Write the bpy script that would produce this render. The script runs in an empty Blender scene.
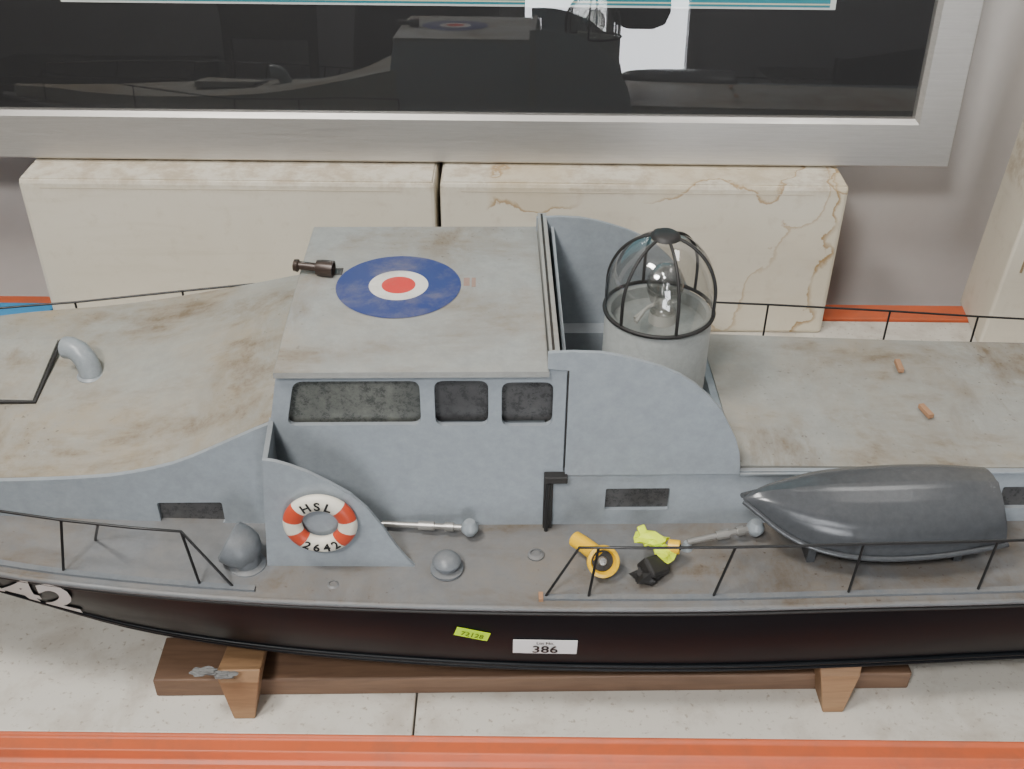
import bpy, bmesh, math, random
from mathutils import Vector, Matrix
random.seed(4)
S=bpy.context.scene
COL=S.collection
# ------------------------------------------------------------------ helpers
def link(ob,parent=None):
    COL.objects.link(ob)
    if parent: ob.parent=parent
    return ob
def empty(name,loc=(0,0,0),rotz=0):
    e=bpy.data.objects.new(name,None); e.location=loc; e.rotation_euler=(0,0,rotz); e.empty_display_size=.05
    return link(e)
def mk(name,V,F,mat,parent=None,smooth=False,bevel=0,sub=0,segs=2):
    me=bpy.data.meshes.new(name); me.from_pydata([tuple(v) for v in V],[],F); me.update()
    bm=bmesh.new(); bm.from_mesh(me); bmesh.ops.remove_doubles(bm,verts=bm.verts,dist=1e-6)
    bmesh.ops.recalc_face_normals(bm,faces=bm.faces); bm.to_mesh(me); bm.free()
    for m in (mat if isinstance(mat,(list,tuple)) else [mat]): me.materials.append(m)
    ob=link(bpy.data.objects.new(name,me),parent)
    if bevel:
        b=ob.modifiers.new('b','BEVEL'); b.width=bevel; b.segments=segs; b.limit_method='ANGLE'
    if sub:
        s=ob.modifiers.new('s','SUBSURF'); s.levels=sub; s.render_levels=sub
    if smooth:
        for p in me.polygons: p.use_smooth=True
    return ob
def boxvf(x0,x1,y0,y1,z0,z1):
    V=[(x,y,z) for z in (z0,z1) for y in (y0,y1) for x in (x0,x1)]
    F=[(0,1,3,2),(4,5,7,6),(0,1,5,4),(2,3,7,6),(0,2,6,4),(1,3,7,5)]
    return V,F
def box(name,x0,x1,y0,y1,z0,z1,mat,parent=None,bevel=0):
    V,F=boxvf(x0,x1,y0,y1,z0,z1); return mk(name,V,F,mat,parent,bevel=bevel)
def multi(name,vfs,mat,parent=None,bevel=0,smooth=False):
    V=[];F=[]
    for v,f in vfs:
        o=len(V); V+=list(v); F+=[tuple(i+o for i in q) for q in f]
    return mk(name,V,F,mat,parent,bevel=bevel,smooth=smooth)
def curve2mesh(cu,name,mat,parent,fn=None,smooth=False,cuts=0):
    tmp=bpy.data.objects.new('tmp',cu); COL.objects.link(tmp)
    dg=bpy.context.evaluated_depsgraph_get(); dg.update()
    me=bpy.data.meshes.new_from_object(tmp.evaluated_get(dg)); bpy.data.objects.remove(tmp)
    if cuts:
        bm=bmesh.new(); bm.from_mesh(me); bmesh.ops.triangulate(bm,faces=bm.faces)
        bmesh.ops.subdivide_edges(bm,edges=[e for e in bm.edges if e.calc_length()>.004],cuts=cuts,use_grid_fill=True)
        bmesh.ops.triangulate(bm,faces=bm.faces); bm.to_mesh(me); bm.free()
    if fn:
        for v in me.vertices: v.co=fn(v.co)
    me.materials.clear(); me.materials.append(mat); me.name=name
    for p in me.polygons: p.use_smooth=smooth; p.material_index=0
    return link(bpy.data.objects.new(name,me),parent)
def plate(name,outline,holes,w,thick,mat,parent):
    """upright board in the s-z plane at lateral position w (front face), with cut-outs"""
    cu=bpy.data.curves.new(name,'CURVE'); cu.dimensions='2D'; cu.fill_mode='BOTH'; cu.extrude=thick/2
    for pts in [outline]+holes:
        sp=cu.splines.new('POLY'); sp.points.add(len(pts)-1); sp.use_cyclic_u=True
        for i,p in enumerate(pts): sp.points[i].co=(p[0],p[1],0,1)
    ob=curve2mesh(cu,name,mat,parent,lambda c:Vector((c.x,w+thick/2-c.z,c.y)))
    bm=bmesh.new(); bm.from_mesh(ob.data); bmesh.ops.remove_doubles(bm,verts=bm.verts,dist=1e-6)
    bmesh.ops.recalc_face_normals(bm,faces=bm.faces); bm.to_mesh(ob.data); bm.free()
    return ob
def rr(pts,r,n=5):
    """round the corners of a polygon"""
    out=[];N=len(pts)
    for i in range(N):
        p=Vector(pts[i]); a=Vector(pts[i-1]); b=Vector(pts[(i+1)%N])
        da=(a-p).normalized()*r; db=(b-p).normalized()*r
        for k in range(n+1):
            t=k/n; q=(p+da)*(1-t)**2+p*2*t*(1-t)+(p+db)*t**2; out.append((q.x,q.y))
    return out
def rect(x0,x1,y0,y1,r=0):
    p=[(x0,y0),(x1,y0),(x1,y1),(x0,y1)]
    return rr(p,r) if r else p
def tubes(name,lines,r,mat,parent=None,res=4,fn=None):
    cu=bpy.data.curves.new(name,'CURVE'); cu.dimensions='3D'; cu.bevel_depth=r; cu.bevel_resolution=res; cu.use_fill_caps=True
    for L in lines:
        cyc=False
        if L[0]=='c': cyc=True; L=L[1:]
        sp=cu.splines.new('POLY'); sp.points.add(len(L)-1); sp.use_cyclic_u=cyc
        for i,p in enumerate(L):
            sp.points[i].co=(p[0],p[1],p[2],1); sp.points[i].radius=p[3] if len(p)>3 else 1
    return curve2mesh(cu,name,mat,parent,fn,True)
def revolve(name,prof,mat,parent=None,loc=(0,0,0),rot=(0,0,0),seg=40,smooth=True,closed=False):
    V=[];F=[];n=len(prof)
    for j in range(seg):
        a=2*math.pi*j/seg
        for (r,z) in prof: V.append((r*math.cos(a),r*math.sin(a),z))
    for j in range(seg):
        k=(j+1)%seg
        for i in range(n-1):
            F.append((j*n+i,k*n+i,k*n+i+1,j*n+i+1))
    me=bpy.data.meshes.new(name); me.from_pydata(V,[],F)
    bm=bmesh.new(); bm.from_mesh(me); bmesh.ops.remove_doubles(bm,verts=bm.verts,dist=1e-6)
    bmesh.ops.recalc_face_normals(bm,faces=bm.faces); bm.to_mesh(me); bm.free()
    me.materials.append(mat)
    ob=link(bpy.data.objects.new(name,me),parent); ob.location=loc; ob.rotation_euler=rot
    if smooth:
        for p in me.polygons: p.use_smooth=True
        m=ob.modifiers.new('e','EDGE_SPLIT'); m.split_angle=math.radians(40)
    return ob
def text(name,body,size,mat,parent,fn,ext=0.0,bold=0.0,align='CENTER',cuts=0):
    cu=bpy.data.curves.new(name,'FONT'); cu.body=body; cu.size=size; cu.align_x=align; cu.align_y='CENTER'
    cu.extrude=ext; cu.offset=bold; cu.resolution_u=3
    return curve2mesh(cu,name,mat,parent,fn,cuts=cuts)
def cr(xs,ys):
    """smooth (Catmull-Rom) interpolation"""
    def f(x):
        if x<=xs[0]: return ys[0]
        if x>=xs[-1]: return ys[-1]
        i=max(k for k in range(len(xs)-1) if xs[k]<=x)
        h=xs[i+1]-xs[i]; t=(x-xs[i])/h
        m=lambda k:(ys[k+1]-ys[k-1])/(xs[k+1]-xs[k-1]) if 0<k<len(xs)-1 else (ys[min(k+1,len(xs)-1)]-ys[max(k-1,0)])/(xs[min(k+1,len(xs)-1)]-xs[max(k-1,0)])
        return (2*t**3-3*t*t+1)*ys[i]+(t**3-2*t*t+t)*h*m(i)+(-2*t**3+3*t*t)*ys[i+1]+(t**3-t*t)*h*m(i+1)
    return f
# ------------------------------------------------------------------ materials
def mat(name,col,rough=.5,metal=0,spec=.5,emit=0):
    m=bpy.data.materials.new(name); m.use_nodes=True; b=m.node_tree.nodes['Principled BSDF']
    b.inputs['Base Color'].default_value=col; b.inputs['Roughness'].default_value=rough
    b.inputs['Metallic'].default_value=metal; b.inputs['Specular IOR Level'].default_value=spec
    if emit: b.inputs['Emission Color'].default_value=col; b.inputs['Emission Strength'].default_value=emit
    return m
def N(m,t,**k):
    n=m.node_tree.nodes.new(t)
    for a,b in k.items():
        if a in n.inputs: n.inputs[a].default_value=b
        else: setattr(n,a,b)
    return n
def noise(m,scale,detail=5,rough=.6,dist=0,vec=None):
    n=N(m,'ShaderNodeTexNoise'); n.inputs['Scale'].default_value=scale; n.inputs['Detail'].default_value=detail
    n.inputs['Roughness'].default_value=rough; n.inputs['Distortion'].default_value=dist
    if vec: m.node_tree.links.new(vec,n.inputs['Vector'])
    return n
def mr(m,src,a,b,c=0,d=1):
    n=N(m,'ShaderNodeMapRange'); n.inputs[1].default_value=a;n.inputs[2].default_value=b;n.inputs[3].default_value=c;n.inputs[4].default_value=d
    m.node_tree.links.new(src,n.inputs[0]); return n.outputs[0]
def mul(m,a,b,op='MULTIPLY'):
    n=N(m,'ShaderNodeMath'); n.operation=op
    for i,x in enumerate((a,b)):
        if isinstance(x,(int,float)): n.inputs[i].default_value=x
        else: m.node_tree.links.new(x,n.inputs[i])
    return n.outputs[0]
def mixc(m,f,a,b,bt='MIX'):
    n=N(m,'ShaderNodeMix'); n.data_type='RGBA'; n.blend_type=bt
    for s,x in ((0,f),(6,a),(7,b)):
        if isinstance(x,(int,float,tuple)): n.inputs[s].default_value=x
        else: m.node_tree.links.new(x,n.inputs[s])
    return n.outputs[2]
def mapping(m,scale=(1,1,1),rot=(0,0,0)):
    tc=N(m,'ShaderNodeTexCoord'); mp=N(m,'ShaderNodeMapping'); mp.inputs['Scale'].default_value=scale; mp.inputs['Rotation'].default_value=rot
    m.node_tree.links.new(tc.outputs['Object'],mp.inputs['Vector']); return mp.outputs[0]
def bump(m,src,st=.1,dist=.002):
    b=N(m,'ShaderNodeBump'); b.inputs['Strength'].default_value=st; b.inputs['Distance'].default_value=dist
    L=m.node_tree.links; L.new(src,b.inputs['Height']); L.new(b.outputs[0],m.node_tree.nodes['Principled BSDF'].inputs['Normal'])
def paint(name,base,rough=.45,dust=.6,dcol=(.30,.255,.19,1),scale=9,lo=.40,hi=.66,side=.12,smear=0.0,stretch=(1,1,1),rot=.35,scol=(.165,.125,.082,1)):
    """painted wood with settled brown dust and wiped smears on upward faces"""
    m=mat(name,base,rough); L=m.node_tree.links; b=m.node_tree.nodes['Principled BSDF']
    v=mapping(m,stretch)
    n1=noise(m,scale,8,.72,.3,v); n2=noise(m,scale*9,5,.75,.1,v); n3=noise(m,3.2,4,.6,.3,v)
    g=N(m,'ShaderNodeNewGeometry'); sx=N(m,'ShaderNodeSeparateXYZ'); L.new(g.outputs['Normal'],sx.inputs[0])
    up=mr(m,sx.outputs[2],.45,.95,side,1)
    f=mr(m,n1.outputs[0],lo,hi); f2=mr(m,n2.outputs[0],.3,.7,.5,1.2); f3=mr(m,n3.outputs[0],.35,.60,.4,1.1)
    fac=mul(m,mul(m,mul(m,f,f2),f3),mul(m,up,dust)); 
    fine=mr(m,n2.outputs[0],.35,.7,.88,1.08)
    cc=N(m,'ShaderNodeCombineColor'); [L.new(fine,cc.inputs[i]) for i in range(3)]
    c0=mixc(m,1.0,base,cc.outputs[0],'MULTIPLY')
    c=mixc(m,fac,c0,dcol)
    if smear:
        # hand-wiped patches: broad soft dirt broken up by short strokes
        vs=mapping(m,(5,15,10),(0,0,rot)); vs2=mapping(m,(14,6,10),(0,0,-.6)); 
        s1=noise(m,1.3,7,.68,.25,vs); s2=noise(m,1.4,7,.68,.25,vs2)
        a=mul(m,mr(m,s1.outputs[0],.46,.64),mr(m,n1.outputs[0],.42,.58)); bb=mul(m,mr(m,s2.outputs[0],.48,.66),mr(m,n3.outputs[0],.44,.58))
        sm=mul(m,mul(m,a,bb,'MAXIMUM'),mul(m,mul(m,up,smear),mr(m,n2.outputs[0],.35,.65,.55,1.15)))
        c=mixc(m,sm,c,scol)
        n5=noise(m,190,2,.5,0,v)
        c=mixc(m,mul(m,mul(m,mr(m,n5.outputs[0],.67,.74),mr(m,n3.outputs[0],.42,.58)),mul(m,up,.75)),c,(.07,.045,.03,1))
    L.new(c,b.inputs['Base Color'])
    L.new(mr(m,fac,0,.6,rough,.85),b.inputs['Roughness'])
    bump(m,n2.outputs[0],.12,.001)
    return m
GREY=(.285,.32,.35,1)
m_roof =paint('grey_paint_roof',(.30,.305,.29,1),.5,.8,(.29,.25,.185,1),7,.40,.68,smear=.85)
m_deckF=paint('grey_paint_foredeck',(.31,.31,.28,1),.5,1.05,(.31,.255,.175,1),6,.36,.60,smear=1.15,rot=.2)
m_deckA=paint('grey_paint_afterdeck',(.30,.30,.275,1),.5,1.0,(.30,.25,.18,1),5,.40,.66,smear=1.1,rot=-.2)
m_side =paint('grey_paint_side',GREY,.42,.5,(.26,.22,.165,1),8,.4,.7,side=.18)
m_deck =paint('grey_paint_sidedeck',(.165,.172,.178,1),.42,.9,(.195,.165,.13,1),10,.38,.64,smear=.8,scol=(.11,.083,.055,1))
m_fit  =paint('grey_paint_fittings',(.27,.30,.32,1),.3,.35,scale=20)
m_dark =paint('dark_grey_paint',(.072,.077,.083,1),.2,.2,(.2,.17,.14,1),14,.52,.82,side=.2)
m_blk  =mat('black_wire',(.012,.012,.012,1),.4)
m_blk2 =mat('black_rubber',(.02,.019,.018,1),.55)
m_white=mat('white_paint',(.62,.6,.55,1),.5)
m_numw =mat('number_white',(.8,.8,.77,1),.5)
m_hull =mat('black_hull_paint',(.01,.01,.01,1),.3,spec=.2)
if 1:
    m=m_hull; v=mapping(m,(2,6,9)); n=noise(m,4,5,.6,.5,v)
    c=mixc(m,mr(m,n.outputs[0],.45,.8,0,.5),(.0045,.0058,.0075,1),(.013,.015,.017,1)); m.node_tree.links.new(c,m.node_tree.nodes['Principled BSDF'].inputs['Base Color'])
    m.node_tree.links.new(mr(m,n.outputs[0],.3,.7,.34,.46),m.node_tree.nodes['Principled BSDF'].inputs['Roughness'])
def pane(name,dark,dust,lo,hi):
    m=mat(name,dark,.2); v=mapping(m); n=noise(m,90,8,.85,.1,v); n2=noise(m,12,3,.6,.4,v)
    f=mul(m,mr(m,n.outputs[0],lo,hi),mr(m,n2.outputs[0],.35,.65,.3,1))
    m.node_tree.links.new(mixc(m,f,dark,dust),m.node_tree.nodes['Principled BSDF'].inputs['Base Color'])
    m.node_tree.links.new(mr(m,n.outputs[0],.3,.7,.12,.5),m.node_tree.nodes['Principled BSDF'].inputs['Roughness']); return m
m_pane1=pane('dusty_perspex',(.055,.06,.058,1),(.26,.265,.23,1),.34,.75)
m_pane2=pane('dark_perspex',(.05,.05,.052,1),(.15,.15,.145,1),.4,.8)
m_blue=mat('roundel_blue',(.028,.045,.17,1),.45); m_red=mat('roundel_red',(.45,.03,.03,1),.45)
for m,base in ((m_blue,(.028,.042,.17,1)),(m_red,(.6,.04,.03,1)),(m_white,(.72,.7,.64,1))):
    v=mapping(m); n=noise(m,22,7,.75,.2,v)
    m.node_tree.links.new(mixc(m,mr(m,n.outputs[0],.44,.76,0,.6),base,(.28,.23,.18,1)),m.node_tree.nodes['Principled BSDF'].inputs['Base Color'])
m_ringred=mat('ring_red',(.55,.07,.03,1),.4); m_ringwhite=mat('ring_white',(.75,.71,.6,1),.45)
m_label=mat('label_white',(.85,.85,.83,1),.5); m_ink=mat('ink_black',(.01,.01,.01,1),.6)
m_lime=mat('sticker_lime',(.6,.92,.02,1),.5); m_inkg=mat('ink_green',(.1,.2,.01,1),.6)
m_yel=mat('yellow_paint',(.85,.5,.01,1),.35); m_neon=mat('neon_yellow',(.72,.88,.02,1),.5)
m_steel=mat('dull_metal',(.35,.34,.32,1),.35,.6); m_bronze=mat('brown_metal',(.05,.035,.028,1),.35,.3)
m_stick=mat('bare_wood_bit',(.36,.2,.11,1),.7)
def wood(name,a,b):
    m=mat(name,a,.6); v=mapping(m,(3,30,30)); n=noise(m,3,6,.65,1.2,v)
    m.node_tree.links.new(mixc(m,mr(m,n.outputs[0],.3,.7),a,b),m.node_tree.nodes['Principled BSDF'].inputs['Base Color']); bump(m,n.outputs[0],.15); return m
m_ply=wood('stand_plywood',(.34,.20,.10,1),(.23,.13,.065,1))
m_plank=wood('stand_plank_wood',(.19,.11,.065,1),(.115,.065,.04,1))
def cardboard(name,stain):
    base=(.70,.655,.55,1)
    m=mat(name,base,.75); v=mapping(m); n=noise(m,5,5,.6,.5,v); n2=noise(m,35,5,.7,0,v); n4=noise(m,9,4,.6,.5,mapping(m,(.5,1,4)))
    c=mixc(m,mr(m,n.outputs[0],.35,.75,0,.6),base,(.62,.56,.45,1))
    c=mixc(m,mr(m,n2.outputs[0],.55,.8,0,.5),c,(.5,.43,.33,1))
    c=mixc(m,mr(m,n4.outputs[0],.55,.8,0,.45),c,(.52,.46,.36,1))
    L=m.node_tree.links
    s=N(m,'ShaderNodeSeparateXYZ'); L.new(v,s.inputs[0]); X,Z=s.outputs[0],s.outputs[2]
    # scuffed, browned upper edge
    c=mixc(m,mul(m,mr(m,Z,.222,.243),mr(m,n2.outputs[0],.42,.6,0,.6)),c,(.42,.33,.22,1))
    if stain:
        na=noise(m,8,2,.5,.0,v); nb=noise(m,24,4,.6,.1,v)
        wob=mul(m,mr(m,na.outputs[0],.3,.7,-.050,.050),mr(m,nb.outputs[0],.3,.7,-.012,.012),'ADD')
        def tide(c,src,at,wd,col,amt,fillcol,fill,lim=None):
            d=mul(m,src,-at,'ADD')
            ln=mul(m,mr(m,d,-.0015,.0005),mr(m,d,.0015,wd,1,0)); fl=mr(m,d,0,.004,0,fill)
            if lim is not None: ln=mul(m,ln,lim); fl=mul(m,fl,lim)
            c=mixc(m,fl,c,fillcol); return mixc(m,mul(m,ln,amt),c,col)
        brk=mr(m,nb.outputs[0],.36,.5,.35,1)
        r1=mul(m,mul(m,X,wob,'ADD'),mul(m,Z,-.42),'ADD')
        c=tide(c,r1,.315,.007,(.44,.29,.14,1),.6,(.64,.56,.42,1),.3,brk)
        r2=mul(m,mul(m,X,mul(m,wob,.8),'ADD'),mul(m,Z,-.1),'ADD')
        c=tide(c,r2,.418,.009,(.36,.22,.08,1),.9,(.70,.63,.48,1),.4,brk)
        r3=mul(m,Z,mul(m,wob,.9),'ADD')
        c=tide(c,r3,.216,.007,(.38,.24,.10,1),.8,(.60,.50,.34,1),.5,mul(m,mr(m,X,-.04,-.03),mr(m,X,.06,.10,1,0)))
        c=tide(c,r3,.222,.006,(.38,.24,.10,1),.8,(.62,.53,.37,1),.45,mr(m,X,.18,.22))
    L.new(c,m.node_tree.nodes['Principled BSDF'].inputs['Base Color']); bump(m,n.outputs[0],.3,.004)
    return m
m_card=cardboard('white_cardboard',False); m_cardS=cardboard('stained_cardboard',True)
m_cardedge=mat('cardboard_edge',(.3,.22,.13,1),.9); m_seam=mat('cardboard_seam',(.55,.49,.39,1),.9)
def mottled(name,a,b,rough,scale=6,lo=.35,hi=.7):
    m=mat(name,a,rough); v=mapping(m); n=noise(m,scale,7,.65,.4,v)
    m.node_tree.links.new(mixc(m,mr(m,n.outputs[0],lo,hi),a,b),m.node_tree.nodes['Principled BSDF'].inputs['Base Color']); bump(m,n.outputs[0],.1,.003); return m
m_wall=mottled('plaster_wall',(.64,.61,.58,1),(.56,.53,.50,1),.9,3)
m_shelf=mottled('shelf_board_white',(.66,.63,.56,1),(.42,.36,.29,1),.6,14,.48,.8)
if 1:
    m=m_shelf; v=mapping(m); n=noise(m,150,3,.6,0,v); b=m.node_tree.nodes['Principled BSDF']; src=b.inputs['Base Color'].links[0].from_socket
    m.node_tree.links.new(mixc(m,mr(m,n.outputs[0],.60,.70,0,.65),src,(.3,.24,.17,1)),b.inputs['Base Color'])
m_orange=mottled('orange_steel',(.60,.125,.045,1),(.40,.12,.065,1),.45,25,.45,.8)
m_floor=mottled('concrete_floor',(.10,.095,.09,1),(.07,.065,.06,1),.8,3)
m_roomw=mottled('grey_room_wall',(.24,.24,.25,1),(.2,.2,.2,1),.9,3)
m_alu=mat('brushed_aluminium',(.75,.73,.70,1),.38,.8)
if 1:
    m=m_alu; n=noise(m,6,6,.7,.2,mapping(m,(2,40,40)))
    m.node_tree.links.new(mixc(m,mr(m,n.outputs[0],.3,.7),(.70,.68,.65,1),(.58,.56,.53,1)),m.node_tree.nodes['Principled BSDF'].inputs['Base Color'])
    m.node_tree.links.new(mr(m,n.outputs[0],.3,.7,.32,.5),m.node_tree.nodes['Principled BSDF'].inputs['Roughness'])
def clear(name,base=.06,edge=.3,rough=.03,tint=(1,1,1,1),powr=3.0):
    m=bpy.data.materials.new(name); m.use_nodes=True; t=m.node_tree; t.nodes.clear()
    o=t.nodes.new('ShaderNodeOutputMaterial'); mx=t.nodes.new('ShaderNodeMixShader'); tr=t.nodes.new('ShaderNodeBsdfTransparent'); gl=t.nodes.new('ShaderNodeBsdfGlossy')
    tr.inputs[0].default_value=tint; gl.inputs['Roughness'].default_value=rough
    fr=t.nodes.new('ShaderNodeLayerWeight'); fr.inputs[0].default_value=.5
    pw=t.nodes.new('ShaderNodeMath'); pw.operation='POWER'; pw.inputs[1].default_value=powr
    ad=t.nodes.new('ShaderNodeMath'); ad.operation='MULTIPLY_ADD'; ad.inputs[1].default_value=edge; ad.inputs[2].default_value=base; ad.use_clamp=True
    t.links.new(fr.outputs['Facing'],pw.inputs[0]); t.links.new(pw.outputs[0],ad.inputs[0]); t.links.new(ad.outputs[0],mx.inputs[0]); t.links.new(tr.outputs[0],mx.inputs[1]); t.links.new(gl.outputs[0],mx.inputs[2]); t.links.new(mx.outputs[0],o.inputs[0])
    return m
m_glass=clear('picture_glass',.065,.3,.0); m_dome=clear('clear_plastic_dome',.14,.8,.07,(.86,.86,.85,1),2.5)

# ------------------------------------------------------------------ room
FZ=-.8; YF=-1.95; YB=1.645
box('floor',-3,3,YF,YB+.1,FZ-.05,FZ,m_floor)
box('wall_back',-3,3,YB,YB+.1,FZ,2.1,m_wall)
box('wall_left',-3.1,-3,YF,YB+.1,FZ,2.1,m_roomw)
box('wall_right',3,3.1,YF,YB+.1,FZ,2.1,m_roomw)
box('ceiling',-3,3,YF,YB+.1,2.1,2.15,m_wall)
# wall behind the photographer with a tall glazed opening
WX0,WX1=.0,.80
multi('wall_front',[boxvf(-3,WX0,YF-.1,YF,FZ,2.1),boxvf(WX1,3,YF-.1,YF,FZ,2.1),boxvf(WX0,WX1,YF-.1,YF,1.3,2.1)],m_roomw)
w=empty('window_1',(0,0,0))
box('daylight_pane',WX0,WX1,YF-.09,YF-.08,FZ,1.3,mat('daylight_glass',(.93,.96,1,1),.5,emit=12),w)
multi('window_bars',[boxvf(WX0,WX0+.04,YF-.05,YF+.02,FZ,1.3),boxvf(WX1-.04,WX1,YF-.05,YF+.02,FZ,1.3),boxvf(.40,.43,YF-.05,YF+.02,FZ,1.3),boxvf(WX0,WX1,YF-.05,YF+.02,FZ,FZ+.05)],mat('window_frame_grey',(.2,.2,.2,1),.5),w)

# shelving
sh=empty('storage_shelf')
for i,(a,b) in enumerate(((-1.5,-.0945),(-.0925,1.5))):
    box('board_%d'%i,a,b,.684,1.468,-.018,0,m_shelf,sh,.0015)
def beam(name,prof,x0,x1,mat,parent):
    V=[(x0,y,z) for y,z in prof]+[(x1,y,z) for y,z in prof]; n=len(prof)
    F=[tuple(range(n)),tuple(range(2*n-1,n-1,-1))]+[(i,(i+1)%n,n+(i+1)%n,n+i) for i in range(n)]
    return mk(name,V,F,mat,parent,bevel=.0012)
beam('front_beam',[(.683,-.09),(.683,.002),(.680,.002),(.678,-.001),(.664,-.001),(.661,-.010),(.657,-.012),(.653,-.012),(.628,-.014),(.626,-.09)],-1.5,1.5,m_orange,sh)
beam('rear_beam',[(1.47,-.09),(1.47,.004),(1.512,.004),(1.512,-.09)],-1.5,1.5,m_orange,sh)
multi('uprights',[boxvf(x,x+.05,y,y+.05,FZ,.0) for x in (-1.5,1.45) for y in (.633,1.46)],m_orange,sh)

# cardboard boxes behind the boat
def carton(name,x0,x1,y0,y1,z0,z1,mt):
    e=empty(name,((x0+x1)/2,(y0+y1)/2,z0))
    cx=(x0+x1)/2; cy=(y0+y1)/2
    box('carton_body',x0-cx,x1-cx,y0-cy,y1-cy,.0,z1-z0,mt,e,.006)
    t=z1-z0
    box('lid_flap',x0-cx+.004,x1-cx-.004,y0-cy+.004,-.004,t-.001,t+.0015,mt,e,.001)
    box('lid_flap_2',x0-cx+.004,x1-cx-.004,.0,y1-cy-.004,t-.001,t+.0015,mt,e,.001)
    box('flap_seam',x0-cx+.03,x1-cx-.05,y0-cy-.0006,y0-cy+.0006,t-.013,t-.0120,m_seam,e)
    for o in e.children:
        for v in o.data.vertices: v.co+=Vector((cx,cy,z0))
        o.location=(-cx,-cy,-z0)
    return e
carton('cardboard_box',-.702,-.112,1.43,1.545,0,.243,m_card)
carton('cardboard_box',-.105,.474,1.43,1.545,0,.244,m_cardS)
e=empty('packing_carton',(.705,1.40,0)); e.rotation_euler=(0,math.radians(3),math.radians(-6))
b=box('carton_body',0,.5,0,.13,0,.62,m_card,e,.004)
box('hand_hole',.02,.023,-.0015,.001,.13,.19,m_cardedge,e)
box('tape_strip',.0,.5,-.001,.0,.30,.303,m_cardedge,e)
e=empty('blue_box',(-.85,1.425,0))
box('box_body',-.13,.140,-.085,.035,0,.020,mat('blue_card',(.05,.25,.5,1),.5),e,.002)
box('box_lid',-.132,.142,-.087,.037,.014,.022,mat('blue_card_lid',(.06,.3,.58,1),.5),e,.002)

# ------------------------------------------------------------------ framed picture (leaning slightly back on the wall)
LEAN=4.4
fr=empty('picture_frame',(0,1.488,.2490)); fr.rotation_euler=(math.radians(-LEAN),0,0)
X0,X1,Z1=-1.25,.630,1.05
def mitre(name,pts_out,pts_in):
    (a,b),(c,d)=pts_out,pts_in
    V=[]; 
    for (o,i) in ((a,c),(b,d)):
        o=Vector((o[0],0,o[1])); i=Vector((i[0],0,i[1])); q=o.lerp(i,.9)
        V+=[o+Vector((0,.03,0)),o+Vector((0,.003,0)),o.lerp(i,.04),q,i+Vector((0,.006,0)),i+Vector((0,.03,0))]
    F=[(k,(k+1)%6,6+(k+1)%6,6+k) for k in range(6)]+[tuple(range(6)),tuple(range(11,5,-1))]
    return mk(name,V,F,m_alu,fr)
o=[(X0,0),(X1,0),(X1,Z1),(X0,Z1)]; i_=[(X0+.061,.070),(X1-.061,.070),(X1-.061,Z1-.070),(X0+.061,Z1-.070)]
for k,nm in enumerate(('bottom_rail','right_rail','top_rail','left_rail')):
    mitre(nm,(o[k],o[(k+1)%4]),(i_[k],i_[(k+1)%4]))
box('black_mount',X0+.05,X1-.05,.018,.024,.06,Z1-.06,mat('black_mount_board',(.012,.012,.013,1),.7),fr)
box('print_border',-.62,.435,.0165,.018,.2165,.98,mat('print_white',(.75,.78,.75,1),.6),fr)
box('print_field',-.612,.427,.0158,.0165,.2195,.97,mat('print_teal',(.02,.25,.32,1),.6),fr)
box('print_line',-.612,.427,.0154,.0158,.2225,.2245,mat('print_cream',(.7,.68,.5,1),.6),fr)
box('glass',X0+.055,X1-.055,.010,.012,.066,Z1-.066,m_glass,fr)

# ------------------------------------------------------------------ boat stand
YAW=math.radians(1.5)
st=empty('display_stand',(0,.93,0),YAW)
box('plank_near',-.362,.405,-.193,-.135,0,.024,m_plank,st,.002)
box('plank_far',-.362,.405,.135,.193,0,.024,m_plank,st,.002)
def leg(name,s):
    prof=[(-.222,0),(-.19,0),(.19,0),(.215,0),(.205,.058),(.1,.036),(0,.030),(-.1,.036),(-.205,.058),(-.212,.062),(-.218,.05)]
    V=[]
    for sg in (-1,1):
        for (w_,z) in prof:
            hw=.0105+.011*min(1,z/.06)
            V.append((s+sg*hw,w_,z))
    n=len(prof)
    F=[tuple(range(n)),tuple(range(2*n-1,n-1,-1))]+[(i,(i+1)%n,n+(i+1)%n,n+i) for i in range(n)]
    return mk(name,V,F,m_ply,st,bevel=.0015)
leg('cradle_fore',-.268); leg('cradle_aft',.320)

# ------------------------------------------------------------------ the boat
B=empty('model_patrol_boat',(0,.93,0),YAW)
ss=[-1.0,-.9,-.75,-.6,-.48,-.365,-.242,-.105,.02,.17,.31,.47,.7,1.0]
gw=cr(ss,[.003,.055,.12,.168,.198,.213,.223,.229,.233,.235,.232,.228,.215,.195])
gz=cr(ss,[.215,.21,.20,.190,.181,.174,.169,.166,.165,.165,.165,.165,.166,.168])
cw=cr(ss,[.0,.02,.07,.12,.155,.182,.198,.209,.217,.221,.218,.210,.20,.18])
cz=cr(ss,[.16,.145,.13,.118,.105,.088,.075,.067,.065,.065,.065,.065,.065,.066])
kz=cr(ss,[.15,.12,.09,.07,.055,.046,.040,.034,.034,.034,.034,.034,.036,.04])
def hs(s,v,sg=-1,off=0):
    w_=gw(s)*(1-v)+cw(s)*v + .004*math.sin(math.pi*v); z=gz(s)*(1-v)+cz(s)*v
    k=1 if sg<0 else .92
    return Vector((s,sg*(w_*k+off),z))
SS=[-1+.025*i for i in range(81)]
V=[];F=[]
for s in SS:
    row=[hs(s,v) for v in (0,.25,.5,.75,1)]+[Vector((s,-cw(s)*.5,(cz(s)+kz(s))/2)),Vector((s,0,kz(s))),Vector((s,cw(s)*.46,(cz(s)+kz(s))/2))]+[hs(s,v,1) for v in (1,.75,.5,.25,0)]
    V+=row
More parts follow.
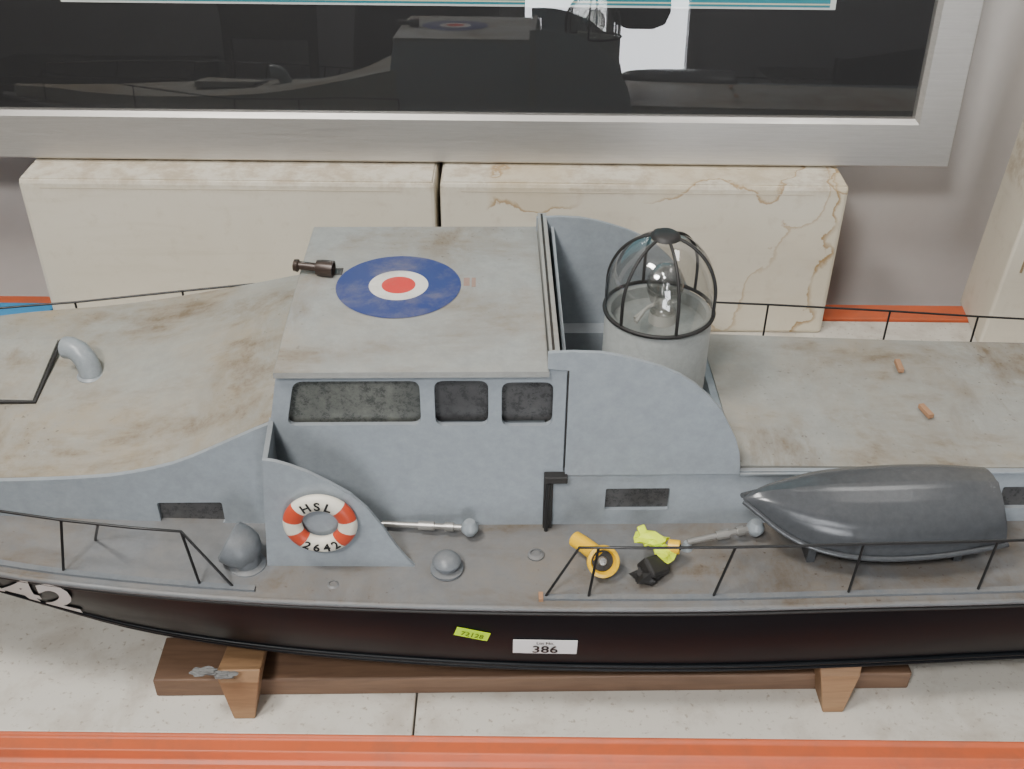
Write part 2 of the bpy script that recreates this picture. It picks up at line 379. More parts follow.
n=13
for i in range(len(SS)-1):
    for k in range(n-1): F.append((i*n+k,i*n+k+1,(i+1)*n+k+1,(i+1)*n+k))
F.append(tuple(range((len(SS)-1)*n,len(SS)*n)))
h=mk('hull',V,F,m_hull,B,smooth=True); e=h.modifiers.new('e','EDGE_SPLIT'); e.split_angle=math.radians(25)
for sg in (-1,1):
    tubes('chine_strip',[[tuple(hs(s,.97,sg,.001)) for s in SS],[tuple(hs(s,.90,sg,.001)) for s in SS]],.0022,m_hull,B,3)
    tubes('gunwale_strake',[[tuple(hs(s,.015,sg,-.001)) for s in SS]],.0032,m_deck,B,3)
    tubes('black_rub_line',[[tuple(hs(s,.07,sg,.0005)) for s in SS]],.0018,m_blk2,B,2)
# deck
V=[];F=[];n=7
for s in SS:
    for k in range(n):
        t=k/(n-1)*2-1; w_=gw(s)*t*(1 if t<0 else .92); V.append((s,w_,gz(s)+.001+.004*(1-t*t)))
for i in range(len(SS)-1):
    for k in range(n-1): F.append((i*n+k,i*n+k+1,(i+1)*n+k+1,(i+1)*n+k))
mk('side_deck',V,F,m_deck,B,smooth=True)
# upper works: fore trunk
NZ=cr([-1,-.7,-.485,-.391,-.35,-.313,-.258,-.222,-.2],[.225,.225,.227,.231,.238,.249,.276,.294,.300])
FZd=cr([-1,-.7,-.58,-.43,-.3,-.23,-.2],[.235,.24,.246,.258,.281,.296,.30])
NW=cr([-1,-.9,-.75,-.6,-.5,-.2],[-.01,-.03,-.085,-.118,-.1245,-.1245]); FW=cr([-1,-.9,-.75,-.6,-.5,-.2],[.01,.035,.10,.14,.15,.15])
def loft(name,S_,nw,fw,nz,fz,camber,zb,mt,parent):
    V=[];F=[];K=11
    for s in S_:
        V.append((s,nw(s),zb))
        for k in range(K):
            t=k/(K-1); V.append((s,nw(s)*(1-t)+fw(s)*t,nz(s)*(1-t)+fz(s)*t+camber*math.sin(math.pi*t)))
        V.append((s,fw(s),zb))
    n=K+2
    for i in range(len(S_)-1):
        for k in range(n-1): F.append((i*n+k,i*n+k+1,(i+1)*n+k+1,(i+1)*n+k))
    F.append(tuple(range(n))); F.append(tuple(range((len(S_)-1)*n,len(S_)*n)))
    o=mk(name,V,F,mt,parent,smooth=True); e=o.modifiers.new('e','EDGE_SPLIT'); e.split_angle=math.radians(30); return o
loft('foredeck_house',[-.97+.0152*i for i in range(51)],lambda s:NW(s)+.006,FW,NZ,FZd,.006,.155,m_deckF,B)
AZ=cr([.2,.215,.475,1.0],[.2365,.2365,.232,.228])
loft('aft_house',[.214+.03*i for i in range(26)],lambda s:-.119,lambda s:.117-.02*(s-.2)*2,AZ,AZ,.005,.155,m_deckA,B)
# near side board incl. cabin side with window cut-outs
prof=[(s,NZ(s)+.001) for s in [-.62+.02*i for i in range(20)]]+[(-.2235,.294),(-.212,.3505),(.0455,.3545),(.0455,.2365),(.5,.232),(.96,.229),(.96,.155),(-.62,.155)]
holes=[rr([(-.2085,.292),(-.086,.292),(-.086,.341),(-.198,.341)],.009),
       rect(-.073,-.0245,.291,.341,.009), rect(-.0125,.034,.290,.339,.009),
       rect(-.343,-.281,.174,.200,.003), rect(.088,.150,.187,.214,.002), rect(.474,.540,.186,.213,.002), rect(.7,.76,.186,.213,.002)]
plate('house_side',prof,holes,-.1255,.005,m_side,B)
box('cabin_body',-.2115,.028,-.111,.142,.2,.350,m_side,B)
mk('cabin_front',[(-.2235,-.121,.28),(-.2235,.146,.28),(-.2120,.146,.351),(-.2120,-.121,.351),(-.212,-.121,.28),(-.212,.146,.28),(-.205,.146,.351),(-.205,-.121,.351)],
   [(0,1,2,3),(4,5,6,7),(0,1,5,4),(1,2,6,5),(2,3,7,6),(3,0,4,7)],m_side,B)
box('cabin_side_far',-.212,.046,.142,.147,.16,.351,m_side,B)
plate('window_pane_1',rect(-.211,-.080,.288,.346),[],-.1165,.001,m_pane1,B)
plate('window_pane_2',rect(-.078,.040,.288,.346),[],-.1135,.001,m_pane2,B)
plate('house_panes',rect(-.35,-.275,.170,.205),[],-.1205,.001,m_pane2,B)
plate('house_panes_aft',rect(.08,.8,.182,.218),[],-.1212,.001,m_pane2,B)
# roof
def roofz(s,w_):
    t=(w_+.1315)/(.1315+.149); return .3525+.0035*math.sin(math.pi*max(0,min(1,t)))
V=[];F=[];K=13;sl=[-.2135,-.2125,-.15,-.08,0,.0285,.0295]
for s in sl:
    ed=.0012 if s in (sl[0],sl[-1]) else 0
    V.append((s,-.1315,.3485))
    for k in range(K):
        w_=-.1315+.2805*k/(K-1); V.append((s,w_,roofz(s,w_)+.002-ed))
    V.append((s,.149,.3485))
n=K+2
for i in range(len(sl)-1):
    for k in range(n-1): F.append((i*n+k,i*n+k+1,(i+1)*n+k+1,(i+1)*n+k))
    F.append((i*n,(i+1)*n,(i+1)*n+n-1,i*n+n-1))
F.append(tuple(range(n))); F.append(tuple(range((len(sl)-1)*n,len(sl)*n)))
mk('cabin_roof',V,F,m_roof,B)
def disc(name,cx,cy,r0,r1,mt,off):
    V=[];F=[];n=56
    for i in range(n):
        a=2*math.pi*i/n
        for r in ((r0,r1) if r0>0 else (0.0,r1*.5,r1)):
            s=cx+r*math.cos(a); w_=cy+r*math.sin(a); V.append((s,w_,roofz(s,w_)+.002+off))
    q=len(V)//n
    for i in range(n):
        j=(i+1)%n
        for k in range(q-1): F.append((i*q+k,i*q+k+1,j*q+k+1,j*q+k))
    return mk(name,V,F,mt,B)
RX,RY=-.1125,.015
disc('roundel_blue_ring',RX,RY,.029,.0615,m_blue,.0006); disc('roundel_white_ring',RX,RY,.0165,.0292,m_white,.0007); disc('roundel_red_centre',RX,RY,0,.0167,m_red,.0008)
m_fade=paint('faded_red_mark',(.31,.20,.165,1),.6,.9,(.3,.24,.18,1),60,.4,.6)
box('roof_red_mark',-.0485,-.0425,.014,.030,.3555,.3583,m_fade,B); box('roof_red_mark_2',-.0405,-.0365,.012,.030,.3555,.3583,m_fade,B)
# small brass signalling lamp on the roof
box('lamp_base',-.190,-.170,.036,.052,.3535,.358,m_bronze,B,.001)
revolve('signal_lamp',[(0,-.022),(.0042,-.022),(.0045,-.004),(.0075,-.003),(.0085,.003),(.0085,.014),(.0068,.014),(.0062,.009),(0,.008)],m_bronze,B,(-.192,.038,.3655),(0,math.radians(92),math.radians(-10)),24)
revolve('lamp_nozzle',[(.0035,0),(.006,0),(.0065,.004),(.0035,.006)],m_bronze,B,(-.218,.0425,.366),(0,math.radians(92),math.radians(-10)),20)
tubes('lamp_post',[[(-.182,.042,.356),(-.186,.041,.363)]],.003,m_bronze,B)
# coaming between roof and well
def prism(name,a,b,mt,bev=0):
    return mk(name,list(a)+list(b),[(0,1,2,3),(7,6,5,4),(0,1,5,4),(1,2,6,5),(2,3,7,6),(3,0,4,7)],mt,B,bevel=bev)
prism('well_coaming',[(.0295,-.112,.24),(.042,-.112,.24),(.040,-.112,.362),(.0305,-.112,.362)],[(.0285,.150,.24),(.041,.150,.24),(.039,.150,.371),(.0295,.150,.371)],m_roof,.0008)
prism('coaming_groove',[(.0330,-.108,.3600),(.0352,-.108,.3600),(.0352,-.108,.3629),(.0330,-.108,.3629)],[(.0326,.146,.3680),(.0348,.146,.3680),(.0348,.146,.3715),(.0326,.146,.3715)],m_bronze)
prism('coaming_inner',[(.044,-.118,.19),(.047,-.118,.19),(.047,-.118,.345),(.044,-.118,.345)],[(.044,.142,.19),(.047,.142,.19),(.047,.142,.36),(.044,.142,.36)],m_side)
# wing screens
wz=[(.028,.3725),(.05,.3735),(.074,.3725),(.092,.369),(.109,.364),(.128,.3575),(.146,.349),(.162,.3375),(.176,.324),(.188,.309),(.198,.290),(.205,.276),(.210,.261),(.2125,.247),(.2135,.2345)]
plate('wing_screen_near',[(.0475,.2345),(.0475,.354),(.028,.356)]+wz,[],-.1295,.004,m_side,B)
plate('wing_screen_far',[(.0285,.2345)]+[(a,b-.002) for a,b in wz],[],.138,.004,m_side,B)
box('well_floor',.046,.216,-.12,.138,.185,.200,m_deck,B)
prism('well_ramp',[(.196,-.119,.2),(.2135,-.119,.2),(.2145,-.119,.2375),(.2065,-.119,.2375)],[(.196,.117,.2),(.2135,.117,.2),(.2145,.117,.2395),(.2065,.117,.2395)],m_side)
box('well_side_far',.046,.216,.117,.142,.155,.2375,m_side,B)
# turret
TC=(.1445,.0,0)
m_drum=paint('turret_grey',(.36,.38,.37,1),.4,.3,scale=15)
revolve('turret_drum',[(0,.2),(.0530,.2),(.0530,.336),(.052,.338),(.050,.3385),(.047,.3375),(.046,.325),(0,.325)],m_drum,B,TC,seg=64)
dR=.0532
dp=[(dR*math.cos(a),.362+.0585*math.sin(a)) for a in [math.pi/2*i/16 for i in range(17)]]
revolve('turret_dome',[(dR,.339)]+dp,m_dome,B,TC,seg=64)
ribs=[]
for k in range(6):
    a=math.radians(-20+60*k)
    ribs.append([(TC[0]+r*math.cos(a)*1.01,r*math.sin(a)*1.01,z) for r,z in [(dR,.339)]+dp[:-1]])
tubes('dome_ribs',ribs,.0016,m_blk2,B,2)
tubes('dome_ring',[['c']+[(TC[0]+.0538*math.cos(a),.0538*math.sin(a),.340) for a in [2*math.pi*i/64 for i in range(64)]]],.0020,m_blk2,B,3)
revolve('dome_cap',[(0,.0035),(.010,.003),(.013,.001),(.0145,-.002),(.012,-.001),(0,0)],m_blk2,B,(TC[0],0,.4205),seg=32)
m_milk=mat('milky_plastic',(.55,.54,.5,1),.25)
revolve('turret_inner_bulb',[(0,.052),(.008,.050),(.014,.044),(.018,.035),(.018,.024),(.014,.012),(.010,.004),(.013,.0),(.013,-.008),(0,-.008)],clear('inner_bulb_glass',.3,.7,.12,(.9,.9,.88,1),2),B,(.149,.002,.337),seg=32)
revolve('bulb_holder',[(0,.010),(.006,.010),(.008,.002),(.013,-.001),(.014,-.012),(0,-.012)],m_milk,B,(.149,.002,.337),seg=28)
tubes('gun_mount',[[(.118,-.022,.342),(.132,-.008,.346),(.145,.002,.346)],[(.118,-.030,.343),(.126,-.018,.346)]],.0020,m_milk,B)
# cockpit spray shield with life ring
shp=[(-.2215,.297),(-.212,.2955),(-.200,.291),(-.184,.283),(-.166,.271),(-.148,.257),(-.134,.240),(-.121,.217),(-.110,.193),(-.1,.176),(-.092,.165),(-.232,.165)]
plate('spray_shield',shp,[],-.182,.004,m_side,B)
mk('spray_shield_front',[(-.232,-.181,.165),(-.2215,-.181,.297),(-.2245,-.122,.299),(-.2285,-.122,.165),(-.228,-.181,.165),(-.2175,-.181,.295),(-.2205,-.122,.297),(-.2245,-.122,.165)],
   [(0,1,2,3),(4,5,6,7),(0,1,5,4),(1,2,6,5),(2,3,7,6),(3,0,4,7)],m_side,B)
# life ring (torus with red / white segments)
LX,LZ,LR,Lr=-.1765,.2285,.0248,.0088
V=[];F=[];MI=[];n=72;k_=16
for i in range(n):
    a=2*math.pi*i/n
    for j in range(k_):
        p=2*math.pi*j/k_; r=LR+Lr*math.cos(p); V.append((LX+r*math.cos(a),-.1880+.0058*math.sin(p),LZ+r*math.sin(a)))
me=bpy.data.meshes.new('life_ring')
for i in range(n):
    ang=(360*i/n+2.5)%360
    red=min(abs((ang-c+180)%360-180) for c in (28,152,215,325))<16
    for j in range(k_):
        F.append((i*k_+j,((i+1)%n)*k_+j,((i+1)%n)*k_+(j+1)%k_,i*k_+(j+1)%k_)); MI.append(1 if red else 0)
me.from_pydata(V,[],F); me.materials.append(m_ringwhite); me.materials.append(m_ringred)
for p,mi in zip(me.polygons,MI): p.material_index=mi; p.use_smooth=True
bm=bmesh.new(); bm.from_mesh(me); bmesh.ops.recalc_face_normals(bm,faces=bm.faces); bm.to_mesh(me); bm.free()
link(bpy.data.objects.new('life_ring',me),B)
def ringchar(ch,adeg,up=True,size=.0125):
    a=math.radians(adeg); r=LR; rot=a-math.pi/2 if up else a+math.pi/2
    def fn(c):
        x=c.x*math.cos(rot)-c.y*math.sin(rot)+r*math.cos(a); z=c.x*math.sin(rot)+c.y*math.cos(rot)+r*math.sin(a)
        return Vector((LX+x,-.1880-.0058-.0006,LZ+z))
    text('ring_letter_'+ch,ch,size,m_ink,B,fn,0,.0004)
for c,a in zip('HSL',(114,90,68)): ringchar(c,a,True,.0128)
for c,a in zip('2642',(238,259,281,302)): ringchar(c,a,False,.0125)
# cockpit door bracket
box('door_channel',.028,.037,-.131,-.1255,.164,.232,m_blk2,B,.001)
box('door_channel_head',.028,.050,-.135,-.1255,.228,.236,m_blk2,B,.001)
tubes('door_rod',[[(.033,-.134,.228),(.031,-.136,.20),(.031,-.134,.166)]],.002,m_blk,B)
box('panel_joint',.0463,.0469,-.1258,-.1250,.236,.353,m_blk2,B)
box('house_ledge',.214,.96,-.128,-.1255,.2305,.2335,m_side,B,.0008)

# deck fittings
def mush(name,s,w_,z,r=.014,hh=.014,mt=m_fit):
    revolve(name,[(0,0),(r*1.15,0),(r*1.15,.0025),(r*.75,.004),(r*.72,hh*.55),(r*.95,hh*.6),(r,hh*.8),(r*.8,hh*1.1),(r*.4,hh*1.3),(0,hh*1.36)],mt,B,(s,w_,z),seg=32)
m_fitd=paint('grey_fittings_dark',(.15,.165,.18,1),.35,.4,scale=20)
mush('mushroom_vent',-.064,-.186,.168,.0135,.014,m_fitd)
mush('mushroom_vent_low',.02,-.168,.167,.007,.002,m_deck)
mush('mushroom_vent_low_2',-.168,-.205,.166,.005,.002,m_deck)
# rounded cowl vent by the fore rail, mouth towards the bow
revolve('cowl_base',[(0,0),(.018,0),(.017,.003),(.012,.005),(.012,.02),(0,.02)],m_fitd,B,(-.250,-.180,.169),seg=32)
revolve('cowl_head',[(0,-.020),(.010,-.018),(.018,-.010),(.0205,0),(.0205,.010),(.0185,.012),(.017,.008),(.0,.004)],m_fitd,B,(-.256,-.176,.190),(math.radians(-12),math.radians(-65),0),seg=32)
# foredeck vent pipe
tubes('vent_pipe',[[(-.438,.022,.243),(-.439,.024,.255),(-.442,.027,.264),(-.449,.031,.2715),(-.457,.034,.274),(-.463,.036,.273)]],.0118,m_fit,B,8)
revolve('vent_pipe_collar',[(.0118,0),(.0145,0),(.0145,.003),(.0118,.005)],m_fit,B,(-.438,.022,.2455),seg=32)
# hatch
prism('hatch',[(-.60,-.018,.238),(-.486,-.018,.2345),(-.486,-.018,.2455),(-.60,-.018,.25)],[(-.60,.074,.248),(-.486,.074,.250),(-.486,.074,.260),(-.60,.074,.260)],m_deckF,.001)
tubes('hatch_edge',[[(-.60,-.019,.246),(-.484,-.019,.243),(-.484,.075,.2565)]],.0022,m_blk2,B,2)
# derrick rods with ball ends
def bollard(name,a,b):
    A=Vector(a);Bv=Vector(b)
    tubes(name,[[tuple(A),tuple(A.lerp(Bv,.5)),tuple(Bv)]],.0030,m_steel,B)
    revolve(name+'_ball',[(0,-.0085),(.005,-.0075),(.0085,-.002),(.0085,.002),(.005,.0075),(0,.0085)],m_fit,B,tuple(Bv),seg=20)
    tubes(name+'_clamp',[[tuple(A.lerp(Bv,.42)),tuple(A.lerp(Bv,.60))],[tuple(A.lerp(Bv,.72)),tuple(A.lerp(Bv,.82))]],.0046,m_steel,B)
    revolve(name+'_foot',[(0,0),(.006,0),(.005,.002),(.003,.008),(0,.008)],m_fit,B,(A.x,A.y,.168),seg=16)
bollard('deck_derrick',(-.128,-.133,.178),(-.043,-.144,.182))
bollard('deck_derrick_aft',(.165,-.160,.176),(.232,-.148,.183))
# yellow cowl vent lying on the deck
tubes('yellow_vent_tube',[[(.057,-.162,.183),(.066,-.172,.184),(.074,-.182,.184,1.05),(.079,-.190,.183,1.25)]],.0078,m_yel,B,6)
rv=(math.radians(55),math.radians(-10),math.radians(12))
revolve('yellow_vent_mouth',[(.0085,-.008),(.0135,.0),(.0152,.005),(.0150,.008),(.0118,.009),(.0105,.006),(.0095,.0)],m_yel,B,(.080,-.192,.184),rv,seg=36)
revolve('yellow_vent_inside',[(0,.003),(.004,.004),(.011,.003),(.011,.001),(0,.001)],m_blk2,B,(.080,-.192,.184),rv,seg=24)
revolve('yellow_vent_hub',[(0,.007),(.0035,.0065),(.0045,.004),(0,.003)],m_steel,B,(.080,-.192,.184),rv,seg=16)
from mathutils import noise as mn
def crumple(name,loc,sc,mt,amp=.45,seed=1,par=None,facet=False):
    bm=bmesh.new(); bmesh.ops.create_icosphere(bm,subdivisions=2 if facet else 3,radius=1)
    for v in bm.verts:
        d=mn.noise(v.co*1.9+Vector((seed*3.1,0,0)))+.5*mn.noise(v.co*4.5+Vector((0,seed,0)))
        v.co*=1+amp*d*1.6; v.co.x*=sc[0];v.co.y*=sc[1];v.co.z*=sc[2]
    me=bpy.data.meshes.new(name); bm.to_mesh(me); bm.free(); me.materials.append(mt)
    o=link(bpy.data.objects.new(name,me),par or B); o.location=loc; return o
# black box-like scrap with a neon clip and a yellow plug
o=box('black_scrap',-.012,.012,-.010,.010,-.008,.008,m_blk2,B,.003); o.location=(.128,-.196,.178); o.rotation_euler=(.5,.25,.6)
crumple('black_scrap_torn',(.121,-.203,.174),(.012,.008,.008),m_blk2,.6,3,facet=True)
crumple('neon_clip',(.128,-.175,.193),(.013,.008,.0055),m_neon,.6,21,facet=True)
o=box('neon_clip_arm',-.004,.004,-.010,.010,-.0025,.0025,m_neon,B,.0015); o.location=(.121,-.171,.195); o.rotation_euler=(.7,-.2,.3)
crumple('neon_scrap',(.137,-.184,.187),(.010,.009,.007),m_neon,.45,8,facet=True)
tubes('yellow_peg',[[(.143,-.180,.190),(.153,-.183,.191)]],.0066,m_yel,B,5)
tubes('peg_bore',[[(.1525,-.1828,.191),(.1538,-.1832,.1912)]],.0028,m_blk2,B,4)
m_fluff=mat('grey_fluff',(.17,.17,.165,1),1)
crumple('cobweb_fluff',(-.298,-.219,.068),(.014,.005,.003),m_fluff,.35,2,st); crumple('cobweb_fluff_2',(-.278,-.221,.065),(.010,.004,.003),m_fluff,.35,6,st)
# bits on the aft deck
for i,(s,w_,a) in enumerate(((.418,.042,.9),(.420,-.040,1.2))):
    o=box('loose_wood_bit_%d'%i,-.010,.010,-.003,.003,0,.005,m_stick,B,.0006); o.location=(s,w_,.2365+.0028); o.rotation_euler=(0,0,a+.6)
# rails
def gp(s,z,inn=.012): return (s,-(gw(s)-inn),z)
tops=[.055,.12,.19,.25,.307,.36,.426,.49,.56,.68,.8,.93]
top=[gp(s,.2285) for s in tops]
st_=[[gp(s,.167),gp(s+.003,.2285)] for s in (.305,.426,.56,.68,.8,.93)]+[[gp(.180,.167),gp(.193,.2285)],[gp(.066,.167),gp(.072,.2285)]]
tubes('rail_near_aft',[[gp(.027,.168)]+top]+st_,.0013,m_blk,B,3)
ft=[(-.92,.270),(-.8,.266),(-.66,.259),(-.52,.250),(-.46,.246),(-.40,.241),(-.34,.2375),(-.296,.236)]
ftop=[gp(s,z,.014) for s,z in ft]
fst=[[gp(s-.012,gz(s)),gp(s,z,.014)] for s,z in ((-.92,.270),(-.8,.266),(-.66,.259),(-.52,.250),(-.403,.241))]+[[gp(-.288,.168),gp(-.296,.236,.014)],[(-.40,-.150,.174),gp(-.37,.239,.014)]]
tubes('rail_near_fore',[ftop+[gp(-.257,.170)]]+fst,.0013,m_blk,B,3)
def fp(s,z): return (s,.92*gw(s)-.008,z)
far=cr([.05,.26,.63,.95],[.230,.2235,.206,.200])
tubes('rail_far',[[fp(s,far(s)) for s in (.05,.2,.32,.46,.57,.7,.9)]]+[[fp(s,.168),fp(s,far(s))] for s in (.05,.2,.314,.463,.57,.7,.9)]+
      [[fp(s,z) for s,z in ((-.9,.268),(-.7,.258),(-.55,.250),(-.50,.248),(-.38,.253),(-.30,.258),(-.2,.258))]]+[[fp(s,.17),fp(s,z)] for s,z in ((-.9,.268),(-.7,.258),(-.5,.248),(-.38,.253),(-.2,.258))],.0013,m_blk,B,3)
def strip(name,s0,s1):
    n=24; V=[];F=[]
    for i in range(n+1):
        s=s0+(s1-s0)*i/n; g=gw(s); z=gz(s)
        V+=[(s,-g+.008,z),(s,-g+.008,z+.004),(s,-g+.014,z+.004),(s,-g+.014,z)]
    for i in range(n):
        for k in range(4): F.append((i*4+k,i*4+(k+1)%4,(i+1)*4+(k+1)%4,(i+1)*4+k))
    F+=[(0,1,2,3),tuple(range(n*4,n*4+4))]
    mk(name,V,F,m_fitd,B)
strip('toe_rail_fore',-.95,-.238); strip('toe_rail_aft',.024,.95)
box('toe_rail_end',.0205,.0245,-.2265,-.218,.166,.1705,m_stick,B)

# upturned dinghy
D=bpy.data.objects.new('dinghy',None); link(D,B); D.location=(.209,-.163,.212); D.rotation_euler=(math.radians(11),0,math.radians(1.5))
ln=.243
bt=cr([0,.06,.15,.3,.5,.75,1],[.0015,.011,.024,.038,.0450,.0445,.037])
ht=cr([0,.05,.15,.3,.5,.75,1],[.010,.022,.034,.042,.045,.045,.041])
z0=cr([0,.06,.15,.25,.5,1],[.026,.018,.006,-.002,-.008,-.003])
V=[];F=[];ns=30
sec=[(-1.0,0),(-1.0,.12),(-.985,.26),(-.95,.42),(-.88,.58),(-.75,.73),(-.56,.85),(-.34,.93),(-.12,.975),(0,1.02)]
sec=sec+[(-a,b) for a,b in sec[-2::-1]]
for i in range(ns+1):
    t=i/ns
    for a,b in sec:
        x=t*ln
        if t>.97: x+=-.010*b
        V.append((x,a*bt(t),z0(t)+b*(ht(t)-z0(t)*.4)))
n=len(sec)
for i in range(ns):
    for k in range(n-1): F.append((i*n+k,i*n+k+1,(i+1)*n+k+1,(i+1)*n+k))
F.append(tuple(range(ns*n,ns*n+n)))
o=mk('dinghy_hull',V,F,m_dark,D,smooth=True); e=o.modifiers.new('e','EDGE_SPLIT'); e.split_angle=math.radians(50)
lip=[(t/ns*ln,-bt(t/ns)-.002,z0(t/ns)) for t in range(ns+1)]; lip2=[(t/ns*ln,bt(t/ns)+.002,z0(t/ns)) for t in range(ns+1)]
tubes('dinghy_gunwale',[lip+lip2[::-1]],.0026,m_dark,D,3)
for i,s in enumerate((.28,.42)):
    box('dinghy_chock_%d'%i,s-.004,s+.004,-.180,-.13,.166,.204,m_dark,B,.001)

# writing on the hull
def onhull(s0,z0_,rot=0,off=.0014):
    def fn(c):
        x=c.x*math.cos(rot)-c.y*math.sin(rot); y=c.x*math.sin(rot)+c.y*math.cos(rot)
        s=s0+x; z=z0_+y; v=(gz(s)-z)/(gz(s)-cz(s)); p=hs(s,v,-1,off+c.z); return p
    return fn
def hullcard(name,s0,z0_,wd,ht_,rot,mt,off):
    V=[];F=[];nx,ny=8,3;fn=onhull(s0,z0_,rot,off)
    for j in range(ny+1):
        for i in range(nx+1): V.append(fn(Vector((wd*(i/nx-.5),ht_*(j/ny-.5),0))))
    for j in range(ny):
        for i in range(nx): q=j*(nx+1)+i; F.append((q,q+1,q+nx+2,q+nx+1))
    o=mk(name,V,F,mt,B); m=o.modifiers.new('s','SOLIDIFY'); m.thickness=.0005; return o
hullcard('lot_label',.0275,.109,.060,.0225,0,m_label,.0012)
text('lot_number','386',.0165,m_ink,B,onhull(.0275,.1055,0,.0022),0,.0003)
text('lot_caption','Lot No.',.0052,m_ink,B,onhull(.0275,.1163,0,.0022),0,.0001)
hullcard('lime_sticker',-.0405,.1275,.032,.0125,math.radians(-16),m_lime,.0012)
text('sticker_number','72128',.0088,m_inkg,B,onhull(-.0405,.1270,math.radians(-16),.0022),0,.0001)
def numfn(c):
    s=-.410+c.x*1.65+c.y*.35; v=.47-c.y/.043; return hs(s,v,-1,.0022)
text('hull_number','2642',.044,m_numw,B,numfn,0,.0014,'RIGHT',cuts=3)

# ------------------------------------------------------------------ things in the room behind (seen in the picture glass)
m_cloth=mottled('dark_cloth',(.02,.02,.025,1),(.035,.03,.03,1),.9,20); m_skin=mat('skin',(.45,.26,.19,1),.5)
P=empty('photographer',(-.27,-.42,FZ))
def body(name,pts,edges,rad,mt,parent,root=0,sub=2):
    me=bpy.data.meshes.new(name); me.from_pydata(pts,edges,[]); 
    bm=bmesh.new(); bm.from_mesh(me); lay=bm.verts.layers.skin.verify(); bm.verts.ensure_lookup_table()
    for i,r in enumerate(rad): bm.verts[i][lay].radius=(r,r) if not isinstance(r,tuple) else r; bm.verts[i][lay].use_root=(i==root)
    bm.to_mesh(me); bm.free(); me.materials.append(mt)
    o=link(bpy.data.objects.new(name,me),parent)
    sk=o.modifiers.new('skin','SKIN'); sk.use_smooth_shade=True
    s=o.modifiers.new('s','SUBSURF'); s.levels=sub; s.render_levels=sub; return o
body('clothed_body',[(0,0,.93),(0,.0,1.12),(0,.02,1.34),(0,.03,1.46),(-.13,0,.82),(-.17,.02,.50),(-.18,0,.10),(.13,0,.82),(.17,.02,.50),(.18,0,.10),(-.19,.03,1.40),(-.20,.14,1.16),(.13,.31,1.55),(.19,.03,1.40),(.42,.10,1.22),(.38,.31,1.55)],
     [(0,1),(1,2),(2,3),(0,4),(4,5),(5,6),(0,7),(7,8),(8,9),(2,10),(10,11),(11,12),(2,13),(13,14),(14,15)],
     [(.23,.14),(.2,.13),(.20,.13),(.07,.07),.13,.08,.06,.13,.08,.06,.065,.05,.036,.065,.05,.036],m_cloth,P)
body('head',[(0.05,.04,1.50),(0.06,.05,1.56),(0.07,.07,1.64),(0.07,.06,1.72)],[(0,1),(1,2),(2,3)],[.05,.055,(.078,.095),(.07,.085)],m_skin,P)
for sg in (-1,1):
    body('shoe_%d'%(sg+2),[(sg*.18,-.04,.05),(sg*.185,.05,.045),(sg*.19,.15,.04)],[(0,1),(1,2)],[.045,.045,.035],m_blk2,P,0,1)
    x=.14 if sg<0 else .375
    pts=[(x,.33,1.57),(x,.355,1.61)];ed=[(0,1)];rad=[.03,.032]
    for k in range(4):
        b0=len(pts); pts+=[(x-.03+.02*k,.365,1.625),(x-.03+.02*k-sg*.02,.375,1.65),(x-.03+.02*k-sg*.045,.37,1.66)]; ed+=[(1,b0),(b0,b0+1),(b0+1,b0+2)]; rad+=[.009,.0085,.008]
    b0=len(pts); pts+=[(x-sg*.035,.345,1.60),(x-sg*.055,.355,1.625)]; ed+=[(0,b0),(b0,b0+1)]; rad+=[.011,.009]
    body('hand_%d'%(sg+2),pts,ed,rad,m_skin,P,0,1)
# shoulder bag hanging at the hip
box('shoulder_bag',.56,.74,-.10,.06,.96,1.20,m_cloth,P,.05)
tubes('bag_strap',[[(.58,-.02,1.18),(.40,.0,1.34),(.15,-.02,1.50),(-.02,-.08,1.47)],[(.72,-.02,1.18),(.45,-.03,1.38),(.15,-.05,1.50)]],.012,m_cloth,P,3)
def cabinet(name,x,y,w_,d,h_,mt):
    e=empty(name,(x,y,FZ))
    box('carcass',-w_/2,w_/2,-d/2,d/2,.05,h_,mt,e,.004)
    multi('doors',[boxvf(-w_/2+.02,-.005,d/2,d/2+.015,.08,h_-.03),boxvf(.005,w_/2-.02,d/2,d/2+.015,.08,h_-.03)],mt,e,.003)
    multi('feet',[boxvf(a,a+.04,b,b+.04,0,.05) for a in (-w_/2+.02,w_/2-.06) for b in (-d/2+.02,d/2-.06)],m_blk2,e)
    multi('handles',[boxvf(-.05,-.035,d/2+.015,d/2+.03,h_*.5,h_*.5+.1),boxvf(.035,.05,d/2+.015,d/2+.03,h_*.5,h_*.5+.1)],m_steel,e)
m_cab=mottled('dark_cabinet',(.05,.045,.04,1),(.03,.028,.025,1),.5,8)
cabinet('cabinet',-1.75,-1.6,.9,.5,.62,m_cab); cabinet('cabinet',1.45,-1.6,.8,.5,.60,m_cab)
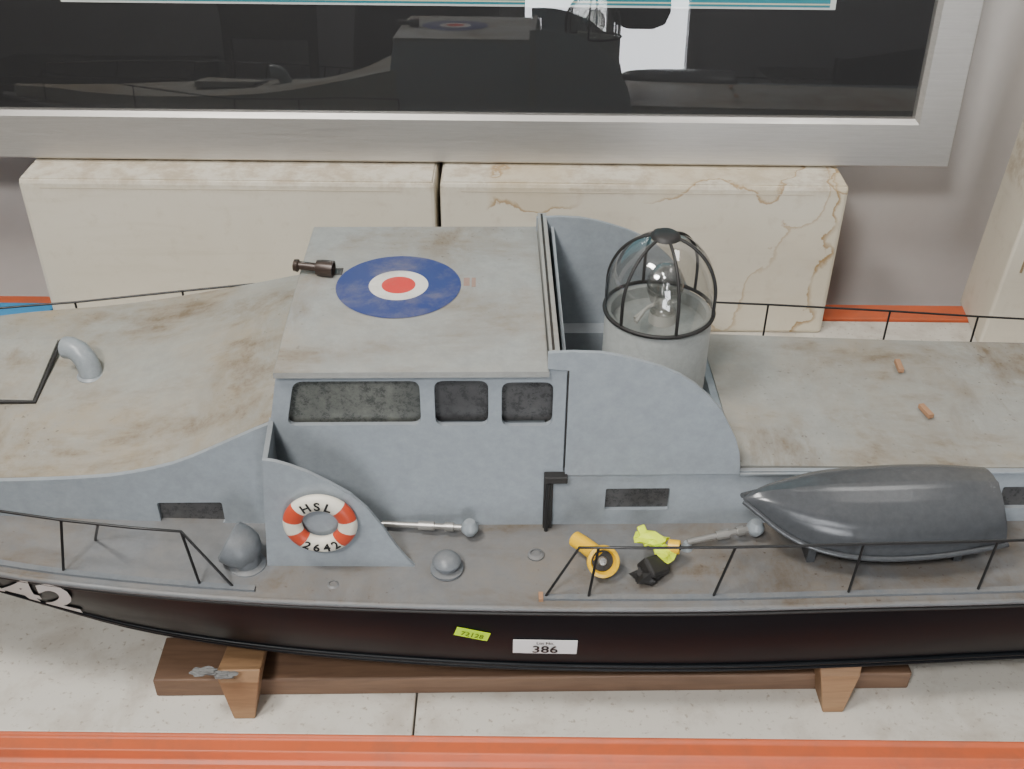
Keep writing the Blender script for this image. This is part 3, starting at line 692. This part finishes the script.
def chair(name,x,y,a):
    e=empty(name,(x,y,FZ),a)
    box('seat',-.21,.21,-.2,.2,.42,.46,m_cab,e,.01)
    multi('legs',[boxvf(p,p+.035,q,q+.035,0,.43) for p in (-.2,.165) for q in (-.19,.155)],m_blk2,e)
    multi('back',[boxvf(-.2,-.165,-.2,-.17,.44,.86),boxvf(.165,.2,-.2,-.17,.44,.86),boxvf(-.2,.2,-.2,-.17,.72,.86)],m_cab,e,.006)
chair('wooden_chair',1.1,-.75,2.6); chair('wooden_chair',-1.05,-1.5,.1)

# ------------------------------------------------------------------ light
def area(name,loc,target,sx,sy,p,col=(1,1,1)):
    l=bpy.data.lights.new(name,'AREA'); l.shape='RECTANGLE'; l.size=sx; l.size_y=sy; l.energy=p; l.color=col
    o=link(bpy.data.objects.new(name,l)); o.location=loc; d=Vector(target)-Vector(loc); o.rotation_euler=d.to_track_quat('-Z','Y').to_euler(); return o
area('overhead_fill',(-.75,.30,2.0),(0,.95,0),.5,.25,31,(1,.97,.92))
area('overhead_fill',(.9,1.0,2.05),(.3,1.0,0),.8,.3,7,(1,.98,.95))  # small unseen lamp added from above as soft fill
area('overhead_fill',(-.6,-.8,2.0),(0,.9,.1),.4,.25,38,(1,.98,.96))
wd=bpy.data.worlds.new('World'); S.world=wd; wd.use_nodes=True; wd.node_tree.nodes['Background'].inputs[0].default_value=(.6,.65,.7,1); wd.node_tree.nodes['Background'].inputs[1].default_value=.3

# ------------------------------------------------------------------ camera
ca=bpy.data.cameras.new('Camera'); ca.sensor_width=36; ca.lens=36*1098/1024; ca.clip_start=.02; ca.clip_end=50
co=bpy.data.objects.new('Camera',ca); COL.objects.link(co)
th=math.radians(35); ro=math.radians(.6)
fw=Vector((0,math.cos(th),-math.sin(th))); u0=Vector((0,math.sin(th),math.cos(th))); r0=Vector((1,0,0))
r_=r0*math.cos(ro)+u0*math.sin(ro); u_=u0*math.cos(ro)-r0*math.sin(ro)
M=Matrix((( r_.x,u_.x,-fw.x,0),(r_.y,u_.y,-fw.y,0),(r_.z,u_.z,-fw.z,.9),(0,0,0,1)))
co.matrix_world=M
S.camera=co
